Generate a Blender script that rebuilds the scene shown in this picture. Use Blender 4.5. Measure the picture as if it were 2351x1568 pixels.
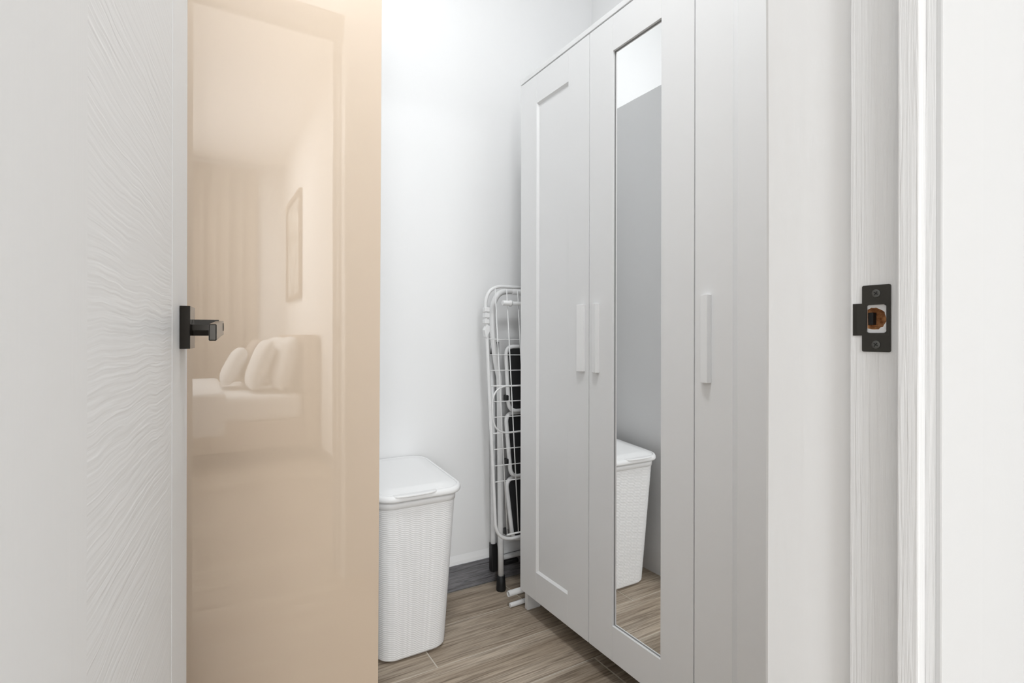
import bpy, bmesh, math, random
from mathutils import Vector, Matrix
random.seed(7)
for o in list(bpy.data.objects): bpy.data.objects.remove(o, do_unlink=True)
S = bpy.context.scene
C = S.collection
R = math.radians

# ------------------------------------------------------------------ camera
cam_d = bpy.data.cameras.new('camera'); cam = bpy.data.objects.new('camera', cam_d); C.objects.link(cam)
cam_d.sensor_width = 36.0; cam_d.lens = 1208.0 / 2351.0 * 36.0
cam_d.shift_y = -12.0 / 2351.0; cam_d.clip_start = 0.01
rot = Matrix.Rotation(R(-30.8), 4, 'Z') @ Matrix.Rotation(R(90), 4, 'X') @ Matrix.Rotation(R(0.10), 4, 'Z')
cam.rotation_euler = rot.to_euler(); cam.location = (0, 0, 0.99)
S.camera = cam

# ------------------------------------------------------------------ world, exposure
w = bpy.data.worlds.new('world'); S.world = w; w.use_nodes = True
w.node_tree.nodes['Background'].inputs[0].default_value = (0.95, 0.97, 1.0, 1)
w.node_tree.nodes['Background'].inputs[1].default_value = 1.0
S.view_settings.view_transform = 'Standard'; S.view_settings.look = 'None'
S.view_settings.gamma = 1.0; S.view_settings.use_curve_mapping = False
S.view_settings.exposure = 0.16
CLOSET_LAMP_W = 14.3
BEDROOM_LAMP_W = 62.0
WINDOW_FILL_W = 68.0

def area(name, loc, size, power, col=(.955, .983, 1.0), rot=(0, 0, 0), shape='DISK'):
    d = bpy.data.lights.new(name, 'AREA'); d.shape = shape; d.size = size; d.energy = power; d.color = col
    o = bpy.data.objects.new(name, d); o.location = loc; o.rotation_euler = rot; C.objects.link(o); return o

# added fill light at the unseen bedroom window, lifts the low closet
area('window_fill', (-1.3, -4.36, 1.55), 1.7, WINDOW_FILL_W, (.955, .983, 1.0), (R(90), 0, 0), 'SQUARE')

# ------------------------------------------------------------------ materials
def mat(name, col, rough=.5, spec=.5, metal=0.0, ior=None, coat=0.0):
    m = bpy.data.materials.new(name); m.use_nodes = True
    b = m.node_tree.nodes['Principled BSDF']
    b.inputs['Base Color'].default_value = (*col, 1); b.inputs['Roughness'].default_value = rough
    b.inputs['Metallic'].default_value = metal; b.inputs['Specular IOR Level'].default_value = spec
    if ior: b.inputs['IOR'].default_value = ior
    if coat: b.inputs['Coat Weight'].default_value = coat; b.inputs['Coat Roughness'].default_value = .02
    return m
def nd(m, t): return m.node_tree.nodes.new(t)
def lk(m, a, b): m.node_tree.links.new(a, b)
def coords(m, scale, src='Object', rotz=0):
    tc = nd(m, 'ShaderNodeTexCoord'); mp = nd(m, 'ShaderNodeMapping')
    mp.inputs['Scale'].default_value = scale; mp.inputs['Rotation'].default_value = (0, 0, rotz)
    lk(m, tc.outputs[src], mp.inputs[0]); return mp.outputs[0]
def noise(m, vec, scale=1, detail=3, rough=.5, dist=0):
    n = nd(m, 'ShaderNodeTexNoise'); n.inputs['Scale'].default_value = scale; n.inputs['Detail'].default_value = detail
    n.inputs['Roughness'].default_value = rough; n.inputs['Distortion'].default_value = dist
    lk(m, vec, n.inputs['Vector']); return n.outputs['Fac']
def bump(m, h, strength, distance):
    b = nd(m, 'ShaderNodeBump'); b.inputs['Strength'].default_value = strength; b.inputs['Distance'].default_value = distance
    lk(m, h, b.inputs['Height']); lk(m, b.outputs[0], m.node_tree.nodes['Principled BSDF'].inputs['Normal'])
def ramp(m, fac, stops):
    r = nd(m, 'ShaderNodeValToRGB'); e = r.color_ramp.elements
    while len(e) < len(stops): e.new(.5)
    for k, (p, c) in enumerate(stops): e[k].position = p; e[k].color = (*c, 1)
    lk(m, fac, r.inputs[0]); return r.outputs[0]
def mixc(m, fac, a, b, typ='MIX'):
    n = nd(m, 'ShaderNodeMix'); n.data_type = 'RGBA'; n.blend_type = typ
    for s, v in ((n.inputs[0], fac), (n.inputs[6], a), (n.inputs[7], b)):
        if hasattr(v, 'is_linked'): lk(m, v, s)
        elif isinstance(v, (int, float)): s.default_value = v
        else: s.default_value = (*v, 1)
    return n.outputs[2]
def setcol(m, c): lk(m, c, m.node_tree.nodes['Principled BSDF'].inputs['Base Color'])
def lin(r, g, b):
    f = lambda v: (v / 255 / 12.92) if v / 255 <= .04045 else ((v / 255 + .055) / 1.055) ** 2.4
    return (f(r), f(g), f(b))

M = {}
M['wall'] = mat('white_wall_paint', (.92, .92, .92), .6, .3)
v = coords(M['wall'], (1, 1, 1)); bump(M['wall'], noise(M['wall'], v, 90, 4, .6), .06, .002)
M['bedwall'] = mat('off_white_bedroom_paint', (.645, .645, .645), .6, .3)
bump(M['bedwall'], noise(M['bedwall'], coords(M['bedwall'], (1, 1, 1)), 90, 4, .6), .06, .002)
M['ceil'] = mat('white_ceiling_paint', (.92, .92, .92), .8, .2)
bump(M['ceil'], noise(M['ceil'], coords(M['ceil'], (1, 1, 1)), 60, 3), .05, .002)
M['reveal'] = mat('brushed_white_gloss_paint', (.84, .84, .84), .5, .35)
bump(M['reveal'], noise(M['reveal'], coords(M['reveal'], (60, 60, 8)), 1, 5, .65), .18, .0025)
def grain_white(name, vec_scale, strength, dist=.0012, col=(.77, .77, .77), rough=.45):
    m = mat(name, col, rough, .4); v = coords(m, vec_scale)
    n = noise(m, v, 1, 2, .45, .8); bump(m, n, strength, dist); return m
M['jamb'] = grain_white('painted_wood_vertical_grain', (330, 330, 9), .55, .0014)
M['stile'] = grain_white('painted_door_vertical_grain', (260, 260, 7), .18, .001, (.9, .9, .9))
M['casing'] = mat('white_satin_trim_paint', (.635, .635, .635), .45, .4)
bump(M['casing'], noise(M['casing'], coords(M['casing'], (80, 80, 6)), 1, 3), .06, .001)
m = M['doorpanel'] = mat('painted_door_cross_grain', (.9, .9, .9), .45, .4)
v = coords(m, (1, 1, 1))
warp = nd(m, 'ShaderNodeTexNoise'); warp.inputs['Scale'].default_value = 9; warp.inputs['Detail'].default_value = 2; lk(m, v, warp.inputs['Vector'])
va = nd(m, 'ShaderNodeVectorMath'); va.operation = 'MULTIPLY_ADD'; lk(m, warp.outputs['Color'], va.inputs[0])
va.inputs[1].default_value = (0, 0, .016); lk(m, v, va.inputs[2])
mp = nd(m, 'ShaderNodeMapping'); mp.inputs['Scale'].default_value = (8, 8, 230); lk(m, va.outputs[0], mp.inputs[0])
g1 = noise(m, mp.outputs[0], 1, 1.5, .4, .4)
msk = ramp(m, noise(m, coords(m, (5, 5, 7)), 1, 1), [(.25, (.25,) * 3), (.6, (1, 1, 1))])
mm = nd(m, 'ShaderNodeMath'); mm.operation = 'MULTIPLY'; lk(m, g1, mm.inputs[0]); lk(m, msk, mm.inputs[1])
bump(m, mm.outputs[0], .4, .0018)
M['lacquer'] = mat('white_lacquered_board', (.89, .89, .89), .38, .45)
M['handle_white'] = mat('white_plastic_handle', (.95, .95, .95), .35, .5)
M['cabinet_white'] = mat('white_foil_board', (.88, .88, .88), .45, .4)
M['mirror'] = mat('mirror_glass', (.93, .935, .935), .015, .5, 1.0)
M['edge_shade'] = mat('grey_recess_shade', (.3, .3, .3), .7, .2)  # shade of the mirror recess put into a dark grey tone
M['peach'] = mat('peach_high_gloss', lin(221, 200, 177), .32, .5, ior=1.5, coat=1.0)
M['peach'].node_tree.nodes['Principled BSDF'].inputs['Coat IOR'].default_value = 1.95
M['peach'].node_tree.nodes['Principled BSDF'].inputs['Coat Roughness'].default_value = .012
M['bronze'] = mat('dark_bronze_metal', lin(44, 41, 37), .2, .5, .75)
M['black_metal'] = mat('black_strike_metal', lin(62, 60, 56), .38, .5, .7)
M['screw'] = mat('dark_screw_metal', lin(95, 95, 92), .35, .5, .8)
M['black'] = mat('black_slot', (.012, .012, .012), .6, .3)
m = M['rawwood'] = mat('raw_drilled_wood', lin(150, 95, 55), .8, .2)
setcol(m, ramp(m, noise(m, coords(m, (200, 200, 200)), 1, 4, .6), [(.3, lin(128, 80, 46)), (.65, lin(222, 166, 116))]))
M['rack'] = mat('white_coated_steel', (.82, .82, .82), .3, .5)
M['clip'] = mat('white_moulded_plastic', (.86, .86, .86), .4, .5)
M['tread'] = mat('black_rubber_tread', (.018, .018, .019), .55, .4)
bump(M['tread'], noise(M['tread'], coords(M['tread'], (300, 300, 300)), 1, 2), .3, .001)
M['rubber'] = mat('black_rubber', (.014, .014, .015), .5, .4)
M['hamper'] = mat('white_hamper_plastic', (.92, .92, .92), .42, .45)
M['grout'] = mat('pale_grout', lin(205, 197, 185), .85, .2)
bump(M['grout'], noise(M['grout'], coords(M['grout'], (300, 300, 300)), 1, 2), .2, .001)

def wood(name, cols, rough, axis_scale=(1.6, 26, 26), seed=0):
    m = mat(name, (.3, .25, .2), rough, .4)
    tc = nd(m, 'ShaderNodeTexCoord'); oi = nd(m, 'ShaderNodeObjectInfo')
    mul = nd(m, 'ShaderNodeVectorMath'); mul.operation = 'SCALE'; mul.inputs['Scale'].default_value = 37.0
    cmb = nd(m, 'ShaderNodeCombineXYZ')
    for k in range(3): lk(m, oi.outputs['Random'], cmb.inputs[k])
    lk(m, cmb.outputs[0], mul.inputs[0])
    add = nd(m, 'ShaderNodeVectorMath'); lk(m, tc.outputs['Object'], add.inputs[0]); lk(m, mul.outputs[0], add.inputs[1])
    base = add.outputs[0]
    def mapped(sc):
        mp = nd(m, 'ShaderNodeMapping'); mp.inputs['Scale'].default_value = sc; lk(m, base, mp.inputs[0]); return mp.outputs[0]
    big = noise(m, mapped((axis_scale[0] * .9, axis_scale[1] * .55, axis_scale[2] * .55)), 1, 5, .6, 1.0)
    fine = noise(m, mapped((axis_scale[0] * 3.4, axis_scale[1] * 8, axis_scale[2] * 8)), 1, 4, .65, .5)
    mid = noise(m, mapped((axis_scale[0] * 2.6, axis_scale[1] * 2.6, axis_scale[2] * 2.6)), 1, 4, .6, 1.6)
    c1 = ramp(m, big, [(.3, cols[0]), (.5, cols[1]), (.7, cols[2])])
    c2 = ramp(m, mid, [(.36, cols[3]), (.5, (1, 1, 1))])
    c3 = ramp(m, fine, [(.36, (.5, .48, .46)), (.58, (1.0, 1.0, 1.0))])
    c = mixc(m, .6, c1, c2, 'MULTIPLY'); c = mixc(m, .9, c, c3, 'MULTIPLY')
    # each board its own tone
    hv = nd(m, 'ShaderNodeHueSaturation'); mr = nd(m, 'ShaderNodeMapRange')
    mr.inputs[3].default_value = .88; mr.inputs[4].default_value = 1.12
    lk(m, oi.outputs['Random'], mr.inputs[0]); lk(m, mr.outputs[0], hv.inputs['Value']); lk(m, c, hv.inputs['Color'])
    setcol(m, hv.outputs[0]); bump(m, fine, .1, .0006); return m
M['plank'] = wood('wood_look_floor_tile', (lin(162, 145, 126), lin(190, 174, 155), lin(211, 197, 179), (.5, .47, .45)), .42)
M['skirt'] = wood('grey_wood_look_skirting_tile', (lin(104, 104, 109), lin(138, 138, 142), lin(162, 162, 166), (.42, .42, .45)), .45, (2.2, 34, 34))
M['bedfabric'] = mat('beige_upholstery', lin(176, 160, 146), .9, .1)
bump(M['bedfabric'], noise(M['bedfabric'], coords(M['bedfabric'], (400, 400, 400)), 1, 2), .2, .001)
M['linen'] = mat('white_linen', (.85, .85, .85), .9, .1)
bump(M['linen'], noise(M['linen'], coords(M['linen'], (9, 9, 9)), 1, 3), .25, .02)
M['throw'] = mat('taupe_throw', lin(150, 136, 124), .95, .1)
bump(M['throw'], noise(M['throw'], coords(M['throw'], (60, 60, 60)), 1, 3), .3, .01)
M['cushion'] = mat('grey_beige_cushion', lin(170, 158, 148), .9, .1)
M['curtain'] = mat('sand_curtain', lin(192, 178, 163), .9, .1)
M['frame'] = mat('brown_picture_frame', lin(120, 100, 82), .5, .4)
m = M['art'] = mat('abstract_print', lin(190, 185, 178), .6, .2)
setcol(m, ramp(m, noise(m, coords(m, (3, 3, 4)), 1, 4, .6, 1.5), [(.35, lin(140, 132, 124)), (.55, lin(205, 200, 192)), (.75, lin(225, 222, 216))]))
M['switch'] = mat('switch_plastic', lin(150, 140, 130), .4, .5)
m = M['glass'] = mat('window_glass', (.95, .97, .97), .02, .5)
m.node_tree.nodes['Principled BSDF'].inputs['Transmission Weight'].default_value = 1.0
m = M['lampglow'] = mat('lamp_diffuser', (.9, .9, .9), .5)
m.node_tree.nodes['Principled BSDF'].inputs['Emission Color'].default_value = (1, .98, .95, 1)
m.node_tree.nodes['Principled BSDF'].inputs['Emission Strength'].default_value = 1.5

# ------------------------------------------------------------------ mesh helpers
class MB:
    def __init__(s): s.v = []; s.f = []; s.smooth = []
    def quad(s, *p, sm=False):
        k = len(s.v); s.v += [tuple(q) for q in p]; s.f.append(tuple(range(k, k + len(p)))); s.smooth.append(sm); return s
    def box(s, x0, x1, y0, y1, z0, z1):
        k = len(s.v)
        s.v += [(x, y, z) for z in (z0, z1) for y in (y0, y1) for x in (x0, x1)]
        for a in ((0, 2, 3, 1), (4, 5, 7, 6), (0, 1, 5, 4), (2, 6, 7, 3), (0, 4, 6, 2), (1, 3, 7, 5)):
            s.f.append(tuple(k + i for i in a)); s.smooth.append(False)
        return s
    def loft(s, rings, cap0=True, cap1=True, sm=True):
        n = len(rings[0]); k = len(s.v)
        for r in rings: s.v += [tuple(p) for p in r]
        for i in range(len(rings) - 1):
            for j in range(n):
                a = k + i * n + j; b = k + i * n + (j + 1) % n
                s.f.append((a, b, b + n, a + n)); s.smooth.append(sm)
        if cap0: s.f.append(tuple(k + j for j in range(n))[::-1]); s.smooth.append(False)
        if cap1: s.f.append(tuple(k + (len(rings) - 1) * n + j for j in range(n))); s.smooth.append(False)
        return s
    def tube(s, path, r, seg=12, cap=True, radii=None):
        P = [Vector(p) for p in path]; rings = []
        T = []
        for i in range(len(P)):
            a = P[max(i - 1, 0)]; b = P[min(i + 1, len(P) - 1)]; T.append((b - a).normalized())
        up = Vector((0, 0, 1)) if abs(T[0].z) < .9 else Vector((0, 1, 0))
        nrm = T[0].cross(up).normalized()
        for i, p in enumerate(P):
            nrm = (nrm - T[i] * nrm.dot(T[i])).normalized(); bi = T[i].cross(nrm)
            rr = radii[i] if radii else r
            rings.append([p + (nrm * math.cos(2 * math.pi * j / seg) + bi * math.sin(2 * math.pi * j / seg)) * rr for j in range(seg)])
        return s.loft(rings, cap, cap)
    def prism(s, pts2, fn, a, b, sm=False):
        """pts2 outline (2D), fn(u,v,t) -> 3D, extruded t=a..b"""
        return s.loft([[fn(u, v, a) for u, v in pts2], [fn(u, v, b) for u, v in pts2]], sm=sm)
    def obj(s, name, m, parent=None, bevel=0, off=None, seg=2, autosmooth=False):
        me = bpy.data.meshes.new(name)
        if off is None: off = Vector(parent.location) if (parent is not None and not parent.get('local')) else Vector((0, 0, 0))
        off = Vector(off)
        if parent is not None and parent.parent is not None and not parent.get('local') and not parent.parent.get('local'):
            off = Vector(parent.parent.location) + Vector(parent.location)
        me.from_pydata([tuple(Vector(v) - off) for v in s.v], [], s.f)
        for p, sm in zip(me.polygons, s.smooth): p.use_smooth = sm
        bm = bmesh.new(); bm.from_mesh(me); bmesh.ops.recalc_face_normals(bm, faces=bm.faces); bm.to_mesh(me); bm.free()
        me.materials.append(M[m] if isinstance(m, str) else m)
        o = bpy.data.objects.new(name, me); C.objects.link(o)
        if parent is not None: o.parent = parent
        if bevel:
            b = o.modifiers.new('bevel', 'BEVEL'); b.width = bevel; b.segments = seg; b.limit_method = 'ANGLE'; b.angle_limit = R(40)
        return o
def fillet(pts, rads, n=8):
    """polyline with rounded corners"""
    P = [Vector(p) for p in pts]; out = [P[0]]
    if not isinstance(rads, (list, tuple)): rads = [rads] * (len(P) - 2)
    for i in range(1, len(P) - 1):
        a = (P[i - 1] - P[i]); b = (P[i + 1] - P[i]); la, lb = a.length, b.length; a.normalize(); b.normalize()
        ang = a.angle(b); t = min(rads[i - 1] / math.tan(ang / 2), la * .49, lb * .49)
        p0 = P[i] + a * t; p2 = P[i] + b * t
        for k in range(n + 1):
            q = k / n; out.append((1 - q) ** 2 * p0 + 2 * q * (1 - q) * (P[i] * .82 + (p0 + p2) * .09) + q * q * p2)
    out.append(P[-1]); return out
def rrect(x0, x1, y0, y1, r, z, n=8):
    pts = []
    for cx, cy, a0 in ((x1 - r, y1 - r, 0), (x0 + r, y1 - r, 90), (x0 + r, y0 + r, 180), (x1 - r, y0 + r, 270)):
        for k in range(n + 1):
            a = R(a0 + 90 * k / n); pts.append((cx + r * math.cos(a), cy + r * math.sin(a), z))
    return pts
def tag(o, label, cat, group=None):
    o['label'] = label; o['category'] = cat
    if group: o['group'] = group
    return o
def struct(o, label=None):
    o['kind'] = 'structure'
    if label: o['label'] = label
    return o
def empty(name, loc=(0, 0, 0), local=False, parent=None):
    o = bpy.data.objects.new(name, None); o.location = loc; C.objects.link(o); o.empty_display_size = .1
    if local: o['local'] = 1
    if parent is not None: o.parent = parent
    return o

# ------------------------------------------------------------------ room dimensions (x right, y into the closet, z up)
YB = 1.873                      # closet back wall
XCL, XCR = -0.75, 1.535         # closet side walls
YD0, YD1 = 0.187, 0.343         # the wall with the doorway
XJ0, XJ1 = -0.105, 0.507        # jamb faces
HD = 2.27                       # door head
ZC, ZB = 3.0, 3.0             # closet and bedroom ceilings
BX0, BX1, BY0 = -2.7, 0.86, -4.4

# walls
struct(MB().box(XCL - .1, XCR + .1, YB, YB + .1, -.02, ZC + .1).obj('wall_back', 'wall'), 'white painted wall at the back of the closet')
struct(MB().box(XCL - .1, XCL, YD1, YB, -.02, ZC + .1).obj('wall_left', 'wall'), 'white closet wall behind the open door')
struct(MB().box(XCR, XCR + .1, YD1, YB, -.02, ZC + .1).obj('wall_right', 'wall'), 'white closet wall behind the mirrored wardrobe')
# doorway wall: right piece has a softly uneven plaster corner on the closet side
def wavy_reveal():
    mb = MB(); rings = []
    zs = [0 + i * .06 for i in range(int(ZB / .06) + 1)] + [ZB]
    for z in zs:
        dx = .0016 * math.sin(z * 2.1 + .6) + .0008 * math.sin(z * 7.3)
        rings.append([(XJ1 + .0125, YD0 + .002, z), (XJ1 + .0125, .253, z), (XJ1 + .0095, .2545, z), (XJ1 + .0085 + dx * .4, .30, z), (XJ1 + .0085 + dx, YD1 - .005, z), (XJ1 + .0105 + dx, YD1 - .0012, z),
                      (XJ1 + .0145 + dx, YD1, z), (XCR + .1, YD1, z), (XCR + .1, YD0 + .002, z)])
    mb.loft(rings, sm=False); return mb
struct(wavy_reveal().obj('wall_front_right', 'reveal'), 'white plaster wall edge beside the door frame')
struct(MB().box(BX0 - .1, XJ0 - .012, YD0 + .002, YD1, -.02, ZB + .1).obj('wall_front_left', 'wall'), 'white wall on the hinge side of the doorway')
struct(MB().box(XJ0 - .012, XJ1 + .010, YD0 + .002, YD1, HD + .03, ZB).obj('wall_front_header', 'wall'), 'white wall above the doorway')
struct(MB().box(XCL - .1, XCR + .1, YD1, YB + .1, ZC, ZC + .1).obj('ceiling', 'ceil'), 'white closet ceiling')
# bedroom shell behind the camera
struct(MB().box(BX1, BX1 + .1, BY0 - .1, YD0, -.02, ZB + .1).obj('wall_bedroom_right', 'wall'), 'white bedroom wall carrying the framed print')
struct(MB().box(BX0 - .1, BX0, BY0 - .1, YD0, -.02, ZB + .1).obj('wall_bedroom_left', 'wall'), 'white bedroom wall opposite the bed head')
wx0, wx1, wz0, wz1 = -2.2, -.4, .9, 2.2  # unseen opening, set clear of the curtain for the added fill light
wb = MB()
for b in ((BX0, wx0, 0, ZB), (wx1, BX1, 0, ZB), (wx0, wx1, 0, wz0), (wx0, wx1, wz1, ZB)):
    wb.box(b[0], b[1], BY0 - .1, BY0, b[2], b[3])
struct(wb.obj('wall_bedroom_back', 'wall'), 'bedroom wall with the curtain and an added window')
struct(MB().box(BX0 - .1, BX1 + .1, BY0 - .1, YD0 + .002, ZB, ZB + .1).obj('ceiling_bedroom', 'ceil'), 'white bedroom ceiling')

# ---- floor: base of pale grout with single wood-look tiles
fl = MB()
fl.box(BX0, BX1, BY0, YD1, -.04, -.0012); fl.box(XCL, XCR, YD1, YB, -.04, -.0012)
floor = struct(fl.obj('floor', 'grout'), 'brown wood-look tile floor with pale grout lines')
L, G = 1.2, .0042
cross = [1.05, .616, .23]
row = 0; y1 = 1.863
def plank_obj(xa, xb, ya, yb):
    me_x, me_y = (xa + xb) / 2, (ya + yb) / 2
    mb = MB().box(xa + G / 2 - me_x, xb - G / 2 - me_x, ya + G / 2 - me_y, yb - G / 2 - me_y, -.009, 0)
    o = mb.obj('plank', 'plank', floor, bevel=.0006, off=(0, 0, 0), seg=1); o.location = (me_x, me_y, 0)
while y1 > BY0 + .02:
    y0 = max(y1 - .2, BY0)
    if y0 >= YD1: a, b = XCL, XCR
    elif y1 > YD0: a, b = XJ0 - .01, XJ1 + .01
    else: a, b = BX0, BX1
    if y0 < YD1 < y1 or (y1 > YD0 > y0): pass
    c = cross[row % 3] - 6 * L
    spans = [(a, b, y0, y1)]
    if y0 < YD1 < y1: spans = [(XCL, XCR, YD1, y1), (XJ0 + .0, XJ1, y0, YD1)]
    if y0 < YD0 < y1: spans = [(XJ0 + .0, XJ1, YD0, y1), (BX0, BX1, y0, YD0)]
    for sa, sb, ya, yb in spans:
        k = c
        while k < sb:
            xa, xb = max(k, sa), min(k + L, sb)
            if xb - xa > .01 and yb - ya > .012: plank_obj(xa, xb, ya, yb)
            k += L
    y1 -= .2; row += 1

# ---- skirting tiles
def skirting(name, segs, label):
    root = None
    for i, (x0, x1, y0, y1) in enumerate(segs):
        o = MB().box(x0, x1, y0, y1, 0.002, .1).obj(name if root is None else 'skirting_tile', 'skirt', root, bevel=.0008, off=(0, 0, 0))
        if root is None: root = struct(o, label)
    return root
skirting('baseboard_back', [(XCL, .40, 1.863, YB), (.403, XCR - .01, 1.863, YB)], 'dark grey wood-look skirting tile along the closet back wall')
skirting('baseboard_right', [(XCR - .01, XCR, YD1, YB - .01)], 'dark grey skirting tile behind the mirrored wardrobe')
skirting('baseboard_bedroom', [(BX1 - .01, BX1, BY0, YD0)], 'grey skirting tile along the bedroom wall')
# thin white plaster bead on top of the skirting
struct(MB().loft([[(x, YB, .1), (x, 1.866, .1), (x, 1.867, .112), (x, YB - .001, .135)] for x in (XCL, XCR)], sm=False).obj('trim_1', 'wall'), 'white filler strip above the skirting tile')

# ------------------------------------------------------------------ door frame (right jamb with latch hole)
HC = 1.006                                # latch height
hy0, hy1, hz0, hz1 = .2228, .2383, .9935, 1.018   # rectangular window of the strike plate
jm = MB()
jx1 = XJ1 + .0125
jm.box(XJ1, jx1, YD0 + .001, .252, 0, hz0); jm.box(XJ1, jx1, YD0 + .001, .252, hz1, HD)
jm.box(XJ1, jx1, YD0 + .001, hy0, hz0, hz1); jm.box(XJ1, jx1, hy1, .252, hz0, hz1)
jamb = struct(jm.obj('trim_2', 'jamb'), 'white painted wooden door jamb on the latch side')
MB().box(XJ1 - .012, XJ1, .1947, .2102, 0, HD - .012).obj('stop', 'jamb', jamb, bevel=.0012, off=(0, 0, 0))
# ragged drilled hole inside the strike window: white face with a hole, brown bore behind it
n = 32; cy, cz, rr = (hy0 + hy1) / 2 + .0028, (hz0 + hz1) / 2 + .0002, .0098
face = MB(); k = 0
ring = []; rect = []
for j in range(n):
    a = 2 * math.pi * j / n
    r_ = rr * (1 + random.uniform(-.05, .05))
    p = (cy + r_ * math.cos(a), cz + r_ * math.sin(a)); p = (min(max(p[0], hy0), hy1), min(max(p[1], hz0), hz1))
    ring.append(p)
    c_, s_ = math.cos(a), math.sin(a); t = 1e9
    if c_ > 1e-6: t = min(t, (hy1 - cy) / c_)
    if c_ < -1e-6: t = min(t, (hy0 - cy) / c_)
    if s_ > 1e-6: t = min(t, (hz1 - cz) / s_)
    if s_ < -1e-6: t = min(t, (hz0 - cz) / s_)
    rect.append((cy + t * c_, cz + t * s_))
face.loft([[(XJ1 + .0002, y, z) for y, z in rect], [(XJ1 + .0006, y, z) for y, z in ring]], False, False, sm=False)
face.obj('latch_hole_surround', 'casing', jamb, off=(0, 0, 0))
MB().loft([[(XJ1 + .0006, y, z) for y, z in ring], [(XJ1 + .0065, cy + (y - cy) * .93, cz + (z - cz) * .93) for y, z in ring], [(XJ1 + .0115, cy + (y - cy) * .7, cz + (z - cz) * .7) for y, z in ring]], False, True, sm=False).obj('latch_bore', 'rawwood', jamb, off=(0, 0, 0))
MB().box(XJ1 + .001, XJ1 + .007, hy1 - .0042, hy1, cz - .0055, cz + .0055).obj('strike_tongue', 'black', jamb, bevel=.0004, off=(0, 0, 0))
# left jamb, head, stops
lj = struct(MB().box(XJ0 - .012, XJ0, YD0 + .001, .252, 0, HD).obj('trim_3', 'jamb'), 'white painted door jamb on the hinge side')
MB().box(XJ0, XJ0 + .012, .1947, .2102, 0, HD - .012).obj('stop', 'jamb', lj, bevel=.0012, off=(0, 0, 0))
hj = struct(MB().box(XJ0 - .012, jx1, YD0 + .001, .252, HD, HD + .03).obj('trim_4', 'jamb'), 'white painted head of the door frame')
MB().box(XJ0, XJ1, .1947, .2102, HD - .012, HD).obj('stop', 'jamb', hj, bevel=.0012, off=(0, 0, 0))
# casing on the bedroom side
def casing(x0, x1, z0, z1, name, label):
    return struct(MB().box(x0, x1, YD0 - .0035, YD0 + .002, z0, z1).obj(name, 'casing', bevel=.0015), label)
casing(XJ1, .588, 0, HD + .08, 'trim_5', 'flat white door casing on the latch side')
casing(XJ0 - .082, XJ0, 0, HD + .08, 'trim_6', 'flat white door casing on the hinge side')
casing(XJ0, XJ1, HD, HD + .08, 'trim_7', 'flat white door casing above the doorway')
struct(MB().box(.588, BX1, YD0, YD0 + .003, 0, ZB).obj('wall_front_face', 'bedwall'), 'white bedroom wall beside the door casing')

# ---- strike plate (thing fixed on the jamb)
sp = empty('strike_plate', (XJ1, .2307, HC))
py0, py1, pz0, pz1 = .2196, .2420, .977, 1.0352
th = .0013
plate = MB()
# outer outline with T-shaped lip, made of strips around the window
orr = rrect(py0, py1, pz0, pz1, .0014, 0, 4); irr = rrect(hy0, hy1, hz0, hz1, .0016, 0, 4)
plate.loft([[(XJ1, a, b) for a, b, _ in orr], [(XJ1 - th, a, b) for a, b, _ in orr], [(XJ1 - th, a, b) for a, b, _ in irr], [(XJ1, a, b) for a, b, _ in irr]], False, False, sm=False)
plate.obj('plate', 'black_metal', sp, bevel=0)
lip = [[], []]
prof = [(.2419, 0), (.246, 0), (.2488, .0004), (.2510, .0017), (.2526, .0040), (.2532, .0068)]
lz0, lz1 = .9912, 1.0195
lm = MB()
out = [(XJ1 - th + d, y) for y, d in prof]; inn = [(XJ1 + d * .86 - (.0 if d < .003 else .0006), y - (.0 if d < .002 else .0012)) for y, d in prof]
poly = out + inn[::-1]
lm.loft([[(x, y, lz0) for x, y in poly], [(x, y, lz1) for x, y in poly]], sm=False)
lm.obj('lip', 'black_metal', sp, bevel=0)
for zc in (1.0278, .9833):
    yc = .2306
    ringn = 20
    s_ = MB().loft([[(XJ1 - th - .0001 - dx, yc + r * math.cos(2 * math.pi * j / ringn), zc + r * math.sin(2 * math.pi * j / ringn)) for j in range(ringn)] for dx, r in ((0, .0036), (.0005, .0034), (.0008, .0022))], sm=False)
    so = s_.obj('screw', 'screw', sp)
    x = MB()
    for a in (R(35), R(125)):
        dy, dz = math.cos(a), math.sin(a); q = .0019; wdt = .0004
        pts = [(yc + dy * q - dz * wdt, zc + dz * q + dy * wdt), (yc + dy * q + dz * wdt, zc + dz * q - dy * wdt), (yc - dy * q + dz * wdt, zc - dz * q - dy * wdt), (yc - dy * q - dz * wdt, zc - dz * q + dy * wdt)]
        x.loft([[(XJ1 - th - .00095, u, v_) for u, v_ in pts], [(XJ1 - th - .0006, u, v_) for u, v_ in pts]], sm=False)
    x.obj('cross_slot', 'black', so, off=tuple(sp.location))
tag(sp, 'black metal latch strike plate screwed to the white door jamb', 'strike plate')

# ------------------------------------------------------------------ the open door (local: x along leaf, y to the closet-face side, z up)
door = empty('door_1', (XJ0, .254, .006), local=True); door.rotation_euler = (0, 0, R(90 - 5.2)); struct(door, 'open white embossed door with dark lever handle')
DW, DT, DH = .604, .037, 2.255
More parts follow.
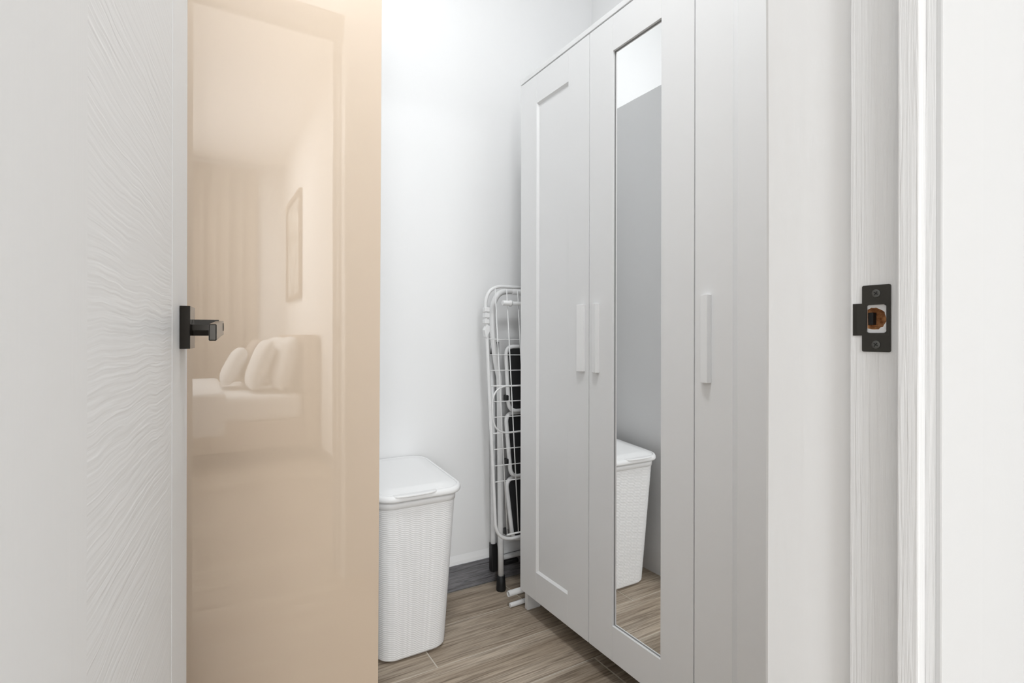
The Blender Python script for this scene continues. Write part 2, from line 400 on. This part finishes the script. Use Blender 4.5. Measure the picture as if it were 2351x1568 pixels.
# local y: 0 = closet face, -DT = bedroom face seen by the camera
s1, s2 = .140, .470
MB().box(0, s1, -DT, 0, 0, DH).obj('stile', 'stile', door, bevel=.0008)
MB().box(s2, DW, -DT, 0, 0, DH).obj('stile', 'stile', door, bevel=.0008)
MB().box(s1, s2, -DT + .0006, -.0006, 0, DH).obj('center_panel', 'doorpanel', door, bevel=.0004)
hx, hz = DW - .049, .9945
rose = MB().box(hx - .027, hx + .027, -DT - .0115, -DT, hz - .027, hz + .027).obj('door_handle', 'bronze', door, bevel=.0006)
rose['label'] = 'dark bronze square lever handle'
rose['local'] = 1
def loc_obj(mb, name, m, bevel=0): return mb.obj(name, m, rose, bevel=bevel, off=(0, 0, 0))
# hexagonal-looking square neck standing on a corner-cut section
hw = .0105
oct_ = [(-hw, -hw * .35), (-hw * .35, -hw), (hw * .35, -hw), (hw, -hw * .35), (hw, hw * .35), (hw * .35, hw), (-hw * .35, hw), (-hw, hw * .35)]
loc_obj(MB().prism(oct_, lambda u, v, t: (hx + u, -DT - .0115 - t, hz + v), 0, .030), 'neck', 'bronze', .0003)
# lever blade pointing back towards the hinge, drooping a little
lev = MB(); y_a, y_b = -DT - .0465, -DT - .0385
rings = []
for x, dz in ((hx + .011, 0), (hx - .03, -.0015), (hx - .118, -.0068)):
    rings.append([(x, y_a, hz + dz - .0095), (x, y_b, hz + dz - .0095), (x, y_b, hz + dz + .0095), (x, y_a, hz + dz + .0095)])
lev.loft(rings, sm=False); lev_o = loc_obj(lev, 'lever', 'bronze', .0012)
loc_obj(MB().tube([(hx, y_a - .0004, hz + .001), (hx, y_a + .001, hz + .001)], .0052, 16), 'key_hole', 'black')
# matching lever on the closet face
loc_obj(MB().box(hx - .027, hx + .027, 0, .0115, hz - .027, hz + .027), 'rose', 'bronze', .0006)
loc_obj(MB().prism(oct_, lambda u, v, t: (hx + u, .0115 + t, hz + v), 0, .03), 'neck', 'bronze', .0003)
loc_obj(MB().box(hx - .118, hx + .011, .0345, .0425, hz - .0095, hz + .0095), 'lever', 'bronze', .0012)
for z in (.25, 1.0, 1.8):
    MB().tube([(-.004, .004, z - .045), (-.004, .004, z + .045)], .0055, 12).obj('hinge', 'bronze', door)

# ------------------------------------------------------------------ white wardrobe with mirror
XF = 1.002; TD = .018
WY0, WY1 = .452, 1.621
wr = empty('wardrobe', ((XF + 1.5) / 2, (WY0 + WY1) / 2, 0)); tag(wr, 'white three-door wardrobe with a tall mirror in the middle door', 'wardrobe')
# side panels with feet
for ya, yb in ((WY1 - .018, WY1), (WY0, WY0 + .018)):
    sp_ = [(XF + TD + .003, 0), (XF + TD + .058, 0), (XF + TD + .075, .045), (1.42, .045), (1.44, 0), (1.5, 0), (1.5, 1.892), (XF + TD + .003, 1.892)]
    MB().prism(sp_, lambda u, v, t: (u, t, v), ya, yb).obj('side_panel', 'lacquer', wr, bevel=.0008)
MB().box(XF - .001, 1.505, WY0 - .001, WY1 + .001, 1.8975, 1.9135).obj('top_board', 'lacquer', wr, bevel=.001)
MB().box(XF + TD + .004, 1.5, WY0 + .018, WY1 - .018, .075, .093).obj('bottom_board', 'lacquer', wr, bevel=.001)
MB().box(1.49, 1.5, WY0 + .018, WY1 - .018, .075, 1.8975).obj('back_board', 'lacquer', wr)
for yc in (WY0 + .39, WY0 + .78): MB().box(XF + TD + .004, 1.49, yc - .008, yc + .008, .093, 1.8975).obj('divider', 'lacquer', wr)
MB().box(XF + .006, XF + TD + .004, WY0 + .018, WY1 - .018, 1.8975 - .006, 1.8975).obj('head_strip', 'lacquer', wr)
ST = .1025
def wdoor(y0, y1, kind, flip):
    """y0 near edge, y1 far edge; flip=+1: opening edge on near side"""
    g = .0016; a, b = y0 + g, y1 - g; z0, z1 = .076, 1.8935
    mb = MB()
    mb.box(XF, XF + TD, a, a + ST, z0, z1); mb.box(XF, XF + TD, b - ST, b, z0, z1)
    d = mb.obj('door', 'lacquer', wr, bevel=.0007)
    for (ra, rb) in ((z0, z0 + .099), (z1 - .099, z1)):
        MB().box(XF + .0002, XF + TD, a + ST + .0003, b - ST - .0003, ra, rb).obj('rail', 'lacquer', d, off=tuple(wr.location), bevel=.0007)
    pa, pb, pz0, pz1 = a + ST, b - ST, z0 + .099, z1 - .099
    if kind == 'mirror':
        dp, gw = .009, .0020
        gk = MB()  # added dark rim stands in for shade along the recess edge
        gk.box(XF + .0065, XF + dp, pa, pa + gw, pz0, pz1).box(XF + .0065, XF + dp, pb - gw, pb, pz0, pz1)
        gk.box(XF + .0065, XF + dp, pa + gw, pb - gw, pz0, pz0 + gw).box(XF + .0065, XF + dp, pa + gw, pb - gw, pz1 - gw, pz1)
        gk.obj('mirror_edge_shade', 'edge_shade', d, off=tuple(wr.location))
        MB().box(XF + dp - .001, XF + dp + .004, pa + .001, pb - .001, pz0 + .001, pz1 - .001).obj('mirror', 'mirror', d, off=tuple(wr.location))
    else:
        p = MB()
        # recessed flat panel with a sloped bead round it
        i, dp = .006, .0075
        o_ = [(XF + .001, pa, pz0), (XF + .001, pb, pz0), (XF + .001, pb, pz1), (XF + .001, pa, pz1)]
        n_ = [(XF + dp, pa + i, pz0 + i), (XF + dp, pb - i, pz0 + i), (XF + dp, pb - i, pz1 - i), (XF + dp, pa + i, pz1 - i)]
        p.loft([[(XF + .014, *q[1:]) for q in o_], o_, n_], True, True, sm=False)
        p.obj('panel', 'lacquer', d, off=tuple(wr.location))
    # wedge bar handle, low on the opening edge
    yc = (y0 + .030) if flip > 0 else (y1 - .036)
    hl, hh = .0085, .0155
    prof = [(-.0125, 0), (-.012, hl), (.012, hh), (.0125, 0)]
    prof = [(u * flip, v) for u, v in prof]
    hd = MB().prism(prof, lambda u, v, t: (XF - v, yc + u, t), .884, 1.086).obj('handle', 'handle_white', d, off=tuple(wr.location), bevel=.0012)
e = [WY0, WY0 + .3915, 1.232, WY1]
wdoor(e[2], e[3], 'panel', 1); wdoor(e[1], e[2], 'mirror', -1); wdoor(e[0], e[1], 'panel', -1)

# ------------------------------------------------------------------ tall peach-fronted cabinet
PX0, PX1, PYF = -.121, .379, 1.27
pc = empty('tall_cabinet', (PX1, PYF, 0)); pc.rotation_euler = (0, R(.22), 0)
tag(pc, 'tall white cabinet with a plain high-gloss peach door, beside the laundry hamper', 'cabinet')
b0 = PYF + .021
MB().box(PX1 - .018, PX1, b0, 1.855, 0, 2.026).obj('side_panel', 'cabinet_white', pc, bevel=.0008)
MB().box(PX0, PX0 + .018, b0, 1.855, 0, 2.026).obj('side_panel', 'cabinet_white', pc, bevel=.0008)
MB().box(PX0 + .018, PX1 - .018, b0, 1.855, 2.008, 2.026).obj('top_panel', 'cabinet_white', pc)
MB().box(PX0 + .018, PX1 - .018, b0, 1.855, .05, .068).obj('bottom_panel', 'cabinet_white', pc)
MB().box(PX0 + .018, PX1 - .018, 1.845, 1.855, .068, 2.008).obj('back_panel', 'cabinet_white', pc)
MB().box(PX0 + .018, PX1 - .018, b0 + .01, b0 + .026, 0, .05).obj('plinth', 'cabinet_white', pc)
MB().box(PX0 + .001, PX1 - .001, PYF, PYF + .019, .03, 2.024).obj('door', 'peach', pc, bevel=.0012)['label'] = 'glossy peach door panel reflecting the bedroom'

# ------------------------------------------------------------------ laundry hamper
hm = empty('laundry_hamper', (.575, 1.68, 0)); tag(hm, 'white ribbed plastic laundry hamper with a closed lid', 'hamper')
def rr_path(x0, x1, y0, y1, r, per=160):
    # evenly sampled rounded rectangle with outward normals and arc length
    segs = []
    cs = [(x1 - r, y0 + r, -90), (x1 - r, y1 - r, 0), (x0 + r, y1 - r, 90), (x0 + r, y0 + r, 180)]
    dens = [(Vector((cx + r * math.cos(R(a0 + q * 90 / 12)), cy + r * math.sin(R(a0 + q * 90 / 12)), 0)), Vector((math.cos(R(a0 + q * 90 / 12)), math.sin(R(a0 + q * 90 / 12)), 0))) for cx, cy, a0 in cs for q in range(13)]
    dens.append(dens[0]); Ls = [0]
    for i in range(1, len(dens)): Ls.append(Ls[-1] + (dens[i][0] - dens[i - 1][0]).length)
    tot = Ls[-1]; out = []; k = 0
    for i in range(per):
        t = tot * i / per
        while Ls[k + 1] < t: k += 1
        q = (t - Ls[k]) / max(Ls[k + 1] - Ls[k], 1e-9)
        out.append((dens[k][0].lerp(dens[k + 1][0], q), dens[k][1].lerp(dens[k + 1][1], q).normalized(), t / tot))
    return out
def body_ring(z):
    t = z / .487
    return (.468 + (.452 - .468) * t, .686 + (.706 - .686) * t, 1.545 + (1.506 - 1.545) * t, 1.815 + (1.845 - 1.815) * t)
rings = []
pitch = .0060; zb = .479; nz = int(zb / pitch * 4)
for i in range(nz + 1):
    z = zb * i / nz; x0, x1, y0, y1 = body_ring(z); rad = .048
    shr = .012 * max(0, 1 - z / .014) ** 2
    rg = []
    for p, nrm, t in rr_path(x0 + shr, x1 - shr, y0 + shr, y1 - shr, rad, 168):
        ph = z / pitch * 2 * math.pi
        col = .5 + .5 * math.sin(t * 2 * math.pi * 30)
        o = .0017 * ((.5 + .5 * math.sin(ph)) * col + (.5 + .5 * math.sin(ph + math.pi * .8)) * (1 - col))
        if z < .012: o *= z / .012
        rg.append((p.x + nrm.x * o, p.y + nrm.y * o, z))
    rings.append(rg)
hb = MB().loft(rings, True, False); hb.obj('body', 'hamper', hm)
# smooth collar under the lid
def band(specs, cap1=False, cap0=False):
    rs = []
    for (x0, x1, y0, y1, r, z, tilt) in specs:
        rs.append([(p.x, p.y, z + tilt * (p.y - 1.49)) for p, nn, t in rr_path(x0, x1, y0, y1, r, 120)])
    return MB().loft(rs, cap0, cap1)
band([(.455, .703, 1.509, 1.842, .046, .477, .0), (.450, .708, 1.504, 1.847, .048, .4785, .0), (.4495, .7085, 1.503, 1.848, .048, .500, .05), (.4515, .7065, 1.505, 1.846, .048, .5005, .06)]).obj('collar', 'hamper', hm)
lx0, lx1, ly0, ly1 = .437, .724, 1.487, 1.862
T = .075
def ins(d, z, t=T, r=.062): return (lx0 + d, lx1 - d, ly0 + d, ly1 - d, max(r - d, .012), z, t)
lid = band([ins(.011, .502), ins(.002, .5035), ins(.0, .507), ins(.0005, .514), ins(.003, .5195), ins(.006, .5216), ins(.0105, .5222), ins(.0118, .5218), ins(.0122, .5168), ins(.0138, .5168), ins(.0142, .5216), ins(.018, .5222), ins(.030, .5235), ins(.038, .5262), ins(.055, .5278)], cap1=True)
lid.obj('lid', 'hamper', hm)
# finger tab at the front of the lid
tabz = .519
tp = []
for k in range(17):
    q = k / 16; x = .490 + (.625 - .490) * q; y = ly0 - .0115 * (math.sin(math.pi * q) ** .45) + .004
    tp.append((x, y))
tm = MB(); base = [(x, ly0 + .016) for x, y in tp]
outline = tp + base[::-1]
tm.loft([[(x, y, .5175) for x, y in outline], [(x, y + .001, .5232) for x, y in outline]], sm=False)
tm.obj('lid_tab', 'hamper', hm, bevel=.0015)

# ------------------------------------------------------------------ folded step ladder in the gap
ld = empty('step_ladder', (1.2, 1.79, 0)); tag(ld, 'folded white step ladder with black treads, behind the drying rack', 'step ladder')
LX0, LX1 = 1.014, 1.418; lcx = (LX0 + LX1) / 2
def mir(pts): return [(2 * lcx - x, y, z) for x, y, z in pts][::-1]
FY = 1.784
left = [(1.0155, FY, .028), (1.010, FY, .60), (1.007, FY, .78), (1.0055, FY, .83), (.992, FY + .001, .892), (.981, FY + .002, .975), (.977, FY + .003, 1.06), (.979, FY + .003, 1.10), (.987, FY + .003, 1.13), (1.007, FY + .003, 1.1555), (1.040, FY + .003, 1.1665), (1.085, FY + .003, 1.1665)]
def smooth(pts, n=4):
    P = [Vector(p) for p in pts]; out = []
    for i in range(len(P) - 1):
        p0, p1, p2, p3 = P[max(i - 1, 0)], P[i], P[i + 1], P[min(i + 2, len(P) - 1)]
        for k in range(n):
            t = k / n
            out.append(.5 * ((2 * p1) + (-p0 + p2) * t + (2 * p0 - 5 * p1 + 4 * p2 - p3) * t * t + (-p0 + 3 * p1 - 3 * p2 + p3) * t ** 3))
    out.append(P[-1]); return out
pth = smooth(left[:4], 3)[:-1] + smooth(left[3:], 4)
full = [tuple(p) for p in pth]; full = full + mir(full)
MB().tube(full, .0115, 14).obj('front_frame', 'rack', ld)
MB().tube([(1.062, 1.787, 1.1665), (1.39, 1.787, 1.1665)], .0140, 14).obj('grip', 'clip', ld)
for xx in (1.0155, 2 * lcx - 1.0155):
    MB().tube([(xx, FY, 0.0005), (xx, FY, .006), (xx, FY, .030), (xx, FY, .058)], .017, 14, radii=[.0185, .019, .0175, .0150]).obj('foot', 'rubber', ld)
rear = fillet([(1.011, 1.847, .955), (1.015, 1.847, .095), (2 * lcx - 1.015, 1.847, .095), (2 * lcx - 1.011, 1.847, .955)], .035)
MB().tube(rear, .0105, 12).obj('rear_frame', 'rack', ld)
for xx in (1.015, 2 * lcx - 1.015):
    f_ = MB(); f_.loft([rrect(xx - a, xx + b, 1.847 - .0135, 1.847 + .0135, .006, z, 4) for a, b, z in ((.011, .03, .052), (.0125, .034, .060), (.0125, .026, .10), (.0125, .016, .14), (.0125, .0125, .162))], sm=False)
    f_.obj('rear_foot', 'rubber', ld)
MB().box(1.057, 1.125, 1.828, 1.860, .068, .084).obj('rear_pad', 'rubber', ld, bevel=.004)
# black side hinge plates
for sg in (1, -1):
    pl = [(.9905, .9145), (.9985, .962), (1.0025, .968), (1.0175, .968), (1.0175, .9145)]
    if sg < 0: pl = [(2 * lcx - u, v_) for u, v_ in pl]
    MB().prism(pl, lambda u, v, t: (u, t, v), 1.806, 1.833).obj('hinge_plate', 'rubber', ld, bevel=.0008)
def step(zt, zb_, xt, xb_):
    yt, yb = 1.772, 1.752
    def at(z, dy=0): q = (zt - z) / (zt - zb_); return yt + (yb - yt) * q + dy
    def xe(z): q = (zt - z) / (zt - zb_); return xt + (xb_ - xt) * q
    mr_ = lambda x: 2 * lcx - x
    pts = [(lcx, at(zt), zt), (mr_(xt), at(zt), zt), (mr_(xb_), at(zb_), zb_), (xb_, at(zb_), zb_), (xt, at(zt), zt), (lcx - .0001, at(zt), zt)]
    fr = MB().tube(fillet(pts, .030, 6), .0085, 10).obj('step_frame', 'rack', ld)
    i = .006; q = rrect(-1, 1, zb_ + i, zt - i, .024, 0, 6); out_ = []
    for u, v_, _ in rrect(0, .36, zb_ + i, zt - i, .024, 0, 6):
        out_.append(((xe(v_) + i + u) if u < .18 else (mr_(xe(v_)) - i - (.36 - u)), v_))
    MB().loft([[(u, at(v_, .006), v_) for u, v_ in out_], [(u, at(v_, -.0045), v_) for u, v_ in out_]], sm=False).obj('tread', 'tread', fr, off=tuple(ld.location), bevel=.001)
for a_ in ((.949, .701, 1.0275, 1.0315), (.6895, .447, 1.0275, 1.040), (.435, .201, 1.0295, 1.049)): step(*a_)
for zc in (.7515, .506, .236):
    for xx in (1.0225, 2 * lcx - 1.0225):
        MB().box(xx - .006, xx + .0065, 1.747, 1.772, zc - .012, zc + .012).obj('pivot_cap', 'rubber', ld, bevel=.004)

# ------------------------------------------------------------------ folded drying rack leaning in front of the ladder
dr = empty('drying_rack', (1.2, 1.74, 0)); tag(dr, 'folded white wire clothes drying rack leaning in the gap beside the wardrobe', 'drying rack')
ZT, ZBm = 1.1777, .2345
def yr(z): return 1.690 + (1.730 - 1.690) * (z - ZBm) / (ZT - ZBm)
RX1 = 1.43; rcx = 1.2
xl = lambda z: .9135 + .027 * (ZT - z) / (ZT - ZBm)
pts = [(rcx, yr(ZT), ZT), (RX1, yr(ZT), ZT), (RX1, yr(ZBm), ZBm), (xl(ZBm), yr(ZBm), ZBm), (xl(ZT), yr(ZT), ZT), (rcx - .0001, yr(ZT), ZT)]
MB().tube(fillet(pts, .066, 10), .0066, 12).obj('frame', 'rack', dr)
# horizontal wires
for k_, z in enumerate((.9766, .9182, .86, .802, .7441, .6863, .6271, .5681, .5076, .4489)):
    t = .0030 if k_ in (3, 6) else .0019
    MB().tube([(xl(z) + .002, yr(z), z + .003), (1.05, yr(z) - .001, z + .0005), (RX1, yr(z), z)], t, 6).obj('wire', 'rack', dr)
for xa, xb in ((.9547, .9868), (1.0045, 1.0353), (1.0528, 1.085), (1.105, 1.135), (1.155, 1.185), (1.205, 1.234), (1.255, 1.283), (1.305, 1.332), (1.355, 1.38)):
    MB().tube([(xa, yr(ZT - .008) - .004, ZT - .008), (xb, yr(ZBm + .018) - .004, ZBm + .018)], .0024, 6).obj('rod', 'rack', dr)
MB().tube([(.985, yr(ZBm + .018) - .004, ZBm + .018), (RX1 - .02, yr(ZBm + .018) - .004, ZBm + .018)], .0035, 8).obj('cross_bar', 'rack', dr)
# D-shaped support loop
lp = fillet([(RX1, yr(.802) - .003, .802), (.934, yr(.802) - .003, .802), (.936, yr(.6285) - .003, .6285), (RX1, yr(.6285) - .003, .6285)], .058, 8)
MB().tube(lp, .0036, 8).obj('support_loop', 'rack', dr)
# hinge bar with end cap
MB().tube([(1.02, 1.716, 1.115), (RX1, 1.716, 1.115)], .0072, 12).obj('hinge_bar', 'rack', dr)
MB().tube([(.981, 1.716, 1.115), (.9835, 1.716, 1.115), (1.0115, 1.716, 1.115), (1.0125, 1.716, 1.115), (1.0185, 1.716, 1.115)], .0095, 14, radii=[.0088, .0098, .0098, .0125, .0125]).obj('end_cap', 'clip', dr)
# ribbed sleeve and clip on the outer tube
for z0, z1 in ((1.0805, 1.097), (1.0585, 1.075), (1.0365, 1.052)):
    MB().box(xl(1.07) - .0098, xl(1.07) + .0098, yr(1.07) - .011, yr(1.07) + .011, z0, z1).obj('sleeve', 'clip', dr, bevel=.002)
ck = [(-.0135, 1.013), (-.004, 1.031), (.0085, 1.029), (.0085, 1.007), (-.004, .983), (-.0085, .988)]
MB().prism(ck, lambda u, v, t: (xl(1.02) + u, t, v), yr(1.02) - .010, yr(1.02) + .010).obj('clip', 'clip', dr, bevel=.0015)
# foot tubes: one is open at the end
def hollow(p0, p1, r, ri):
    mb = MB(); P0, P1 = Vector(p0), Vector(p1); d = (P1 - P0).normalized(); nrm = d.cross(Vector((0, 0, 1))).normalized(); bi = d.cross(nrm)
    c = lambda p, q: [p + (nrm * math.cos(2 * math.pi * j / 20) + bi * math.sin(2 * math.pi * j / 20)) * q for j in range(20)]
    return mb.loft([c(P1, r), c(P0, r), c(P0, ri), c(P0 + d * .05, ri)], True, True)
hollow((.972, 1.655, .050), (1.38, 1.67, .050), .0105, .0085).obj('foot_tube', 'rack', dr)
MB().tube([(.976, 1.650, .0095), (.9775, 1.650, .0095), (1.38, 1.665, .0095)], .0085, 16, radii=[.0072, .0085, .0085]).obj('foot_tube', 'rack', dr)
for xx in (1.30, 1.37): MB().tube(fillet([(xx, 1.664, .012), (xx, 1.664, .24), (xx, yr(.9), .9)], .05), .0062, 10).obj('leg', 'rack', dr)

# ------------------------------------------------------------------ closet and bedroom ceiling lamps
def ceiling_lamp(name, x, y, z, r, power, label):
    t = empty(name, (x, y, z)); tag(t, label, 'lamp')
    ringsz = ((r, z), (r, z - .022), (r - .008, z - .028), (r - .016, z - .026))
    c = lambda rr_, zz: [(x + rr_ * math.cos(2 * math.pi * j / 48), y + rr_ * math.sin(2 * math.pi * j / 48), zz) for j in range(48)]
    MB().loft([c(a, b) for a, b in ringsz], True, False).obj('housing', 'clip', t)
    MB().loft([c(r - .016, z - .026), c(r - .03, z - .031), c(.02, z - .034)], False, True).obj('diffuser', 'lampglow', t)
    l = area('lamp_light', (0, 0, -.04), 2 * (r - .02), power); l.parent = t
    return t
ceiling_lamp('ceiling_lamp', .33, .54, ZC, .18, CLOSET_LAMP_W, 'round white flush lamp on the closet ceiling')
ceiling_lamp('ceiling_lamp', -.5, -2.7, ZB, .40, BEDROOM_LAMP_W, 'round white flush lamp on the bedroom ceiling')

# ------------------------------------------------------------------ bedroom seen in the glossy door
win = struct(empty('window_1', ((wx0 + wx1) / 2, BY0, wz0)), 'added bedroom window, unseen, beside the sand curtain')
fr = MB()
for b in ((wx0, wx0 + .05, wz0, wz1), (wx1 - .05, wx1, wz0, wz1), (wx0, wx1, wz0, wz0 + .05), (wx0, wx1, wz1 - .05, wz1), ((wx0 + wx1) / 2 - .03, (wx0 + wx1) / 2 + .03, wz0, wz1)):
    fr.box(b[0], b[1], BY0 - .07, BY0 - .02, b[2], b[3])
fr.obj('window_frame', 'casing', win)
for xa, xb in ((wx0 + .05, (wx0 + wx1) / 2 - .03), ((wx0 + wx1) / 2 + .03, wx1 - .05)):
    MB().box(xa, xb, BY0 - .048, BY0 - .042, wz0 + .05, wz1 - .05).obj('pane', 'glass', win)
def curtain(x0, x1, label):
    n = int((x1 - x0) / .012); top = 2.9
    cm = MB(); r0 = []; r1 = []
    for k in range(n + 1):
        x = x0 + (x1 - x0) * k / n; y = BY0 + .10 + .035 * math.sin(x * 2 * math.pi / .13) + .012 * math.sin(x * 31)
        r0.append((x, y, .03)); r1.append((x, y * 1.0 + .0, top))
    rings = [r0 + [(p[0], p[1] - .004, p[2]) for p in r0[::-1]], r1 + [(p[0], p[1] - .004, p[2]) for p in r1[::-1]]]
    o = cm.loft(rings).obj('curtain', 'curtain'); tag(o, label, 'curtain', 'bedroom curtains'); return o
curtain(-.36, .60, 'sand pleated curtain in the reflection on the peach door')
curtain(-2.62, -2.24, 'narrow sand curtain gathered at the far side of the bedroom window')
rod = MB().tube([(-2.55, BY0 + .1, 2.915), (.66, BY0 + .1, 2.915)], .014, 12).obj('curtain_rail', 'frame'); tag(rod, 'curtain rail above the bedroom window', 'curtain rail')
# bed with headboard on the right wall
by0, by1 = -3.65, -1.95
bed = empty('bed', (-.1, (by0 + by1) / 2, 0)); tag(bed, 'upholstered double bed with white bedding in the bedroom', 'bed')
MB().box(.74, BX1 - .012, by0, by1, .08, 1.0).obj('headboard', 'bedfabric', bed, bevel=.02, seg=3)
MB().box(-1.2, .74, by0 + .05, by1 - .05, .10, .32).obj('base', 'bedfabric', bed, bevel=.015)
MB().box(-1.2, .735, by0 + .06, by1 - .06, .32, .52).obj('mattress', 'linen', bed, bevel=.05, seg=4)
MB().box(-1.24, .18, by0 + .02, by1 - .02, .22, .56).obj('duvet', 'linen', bed, bevel=.04, seg=4)
MB().box(-1.25, -.5, by0 + .0, by1 - .0, .26, .575).obj('throw', 'throw', bed, bevel=.03, seg=3)
for xx in (-1.1, .6):
    for yy in (by0 + .15, by1 - .15): MB().box(xx - .03, xx + .03, yy - .03, yy + .03, 0, .10).obj('leg', 'frame', bed)
def pillow(x, y, z, w_, h_, t_, tilt, m, label):
    bm_ = MB(); rings = []; n = 18; nn = 24
    def P_(u, v, s):
        e_ = (1 - abs(u) ** 3.2) * (1 - abs(v) ** 3.2); th_ = t_ * .5 * max(e_, 0) ** .5
        return Vector((s * th_, u * w_ / 2 * (1 - .05 * v * v), v * h_ / 2 * (1 - .05 * u * u)))
    g = {}
    for s in (1, -1):
        for i in range(nn + 1):
            for j in range(nn + 1):
                u, v = -1 + 2 * i / nn, -1 + 2 * j / nn
                edge = i in (0, nn) or j in (0, nn)
                key = (i, j, 1 if edge else s)
                if key not in g: g[key] = len(bm_.v); bm_.v.append(tuple(P_(u, v, s)))
        for i in range(nn):
            for j in range(nn):
                q = []
                for a, b in ((i, j), (i + 1, j), (i + 1, j + 1), (i, j + 1)):
                    edge = a in (0, nn) or b in (0, nn); q.append(g[(a, b, 1 if edge else s)])
                bm_.f.append(tuple(q)); bm_.smooth.append(True)
    o = bm_.obj('pillow', m, off=(0, 0, 0)); o.location = (x, y, z); o.rotation_euler = (0, R(tilt), 0)
    tag(o, label, 'pillow', 'pillows on the bed'); return o
pillow(.63, -2.38, .76, .68, .46, .17, 14, 'linen', 'white pillow leaning on the headboard, nearest the closet')
pillow(.63, -3.18, .76, .68, .46, .17, 14, 'linen', 'white pillow leaning on the headboard, nearest the curtain')
pillow(.45, -2.42, .75, .56, .44, .15, 20, 'linen', 'white front pillow standing before the nearer pillow')
pillow(.43, -3.12, .75, .56, .44, .15, 20, 'cushion', 'grey-beige cushion standing before the farther pillow')
pillow(.27, -2.78, .72, .48, .36, .14, 26, 'linen', 'small white pillow standing in front of the others')
# framed print on the bedroom wall and a light switch by the door
pf = empty('framed_print', (BX1, -3.2, 1.36)); tag(pf, 'tall framed abstract print above the bed', 'picture')
a0, a1, z0, z1 = -3.75, -2.85, 1.36, 2.42
for b in ((a0, a0 + .05, z0, z1), (a1 - .05, a1, z0, z1), (a0 + .05, a1 - .05, z0, z0 + .05), (a0 + .05, a1 - .05, z1 - .05, z1)):
    MB().box(BX1 - .03, BX1 - .002, b[0], b[1], b[2], b[3]).obj('frame_bar', 'frame', pf)
MB().box(BX1 - .012, BX1 - .004, a0 + .05, a1 - .05, z0 + .05, z1 - .05).obj('print', 'art', pf)
sw = empty('light_switch', (BX1, -.98, 1.2)); tag(sw, 'light switch plate on the bedroom wall', 'switch')
MB().box(BX1 - .009, BX1 - .001, -1.02, -.94, 1.1, 1.3).obj('plate', 'switch', sw, bevel=.002)
MB().box(BX1 - .013, BX1 - .008, -1.0, -.96, 1.16, 1.24).obj('rocker', 'switch', sw, bevel=.001)

for o in bpy.data.objects:
    if 'local' in o.keys(): del o['local']
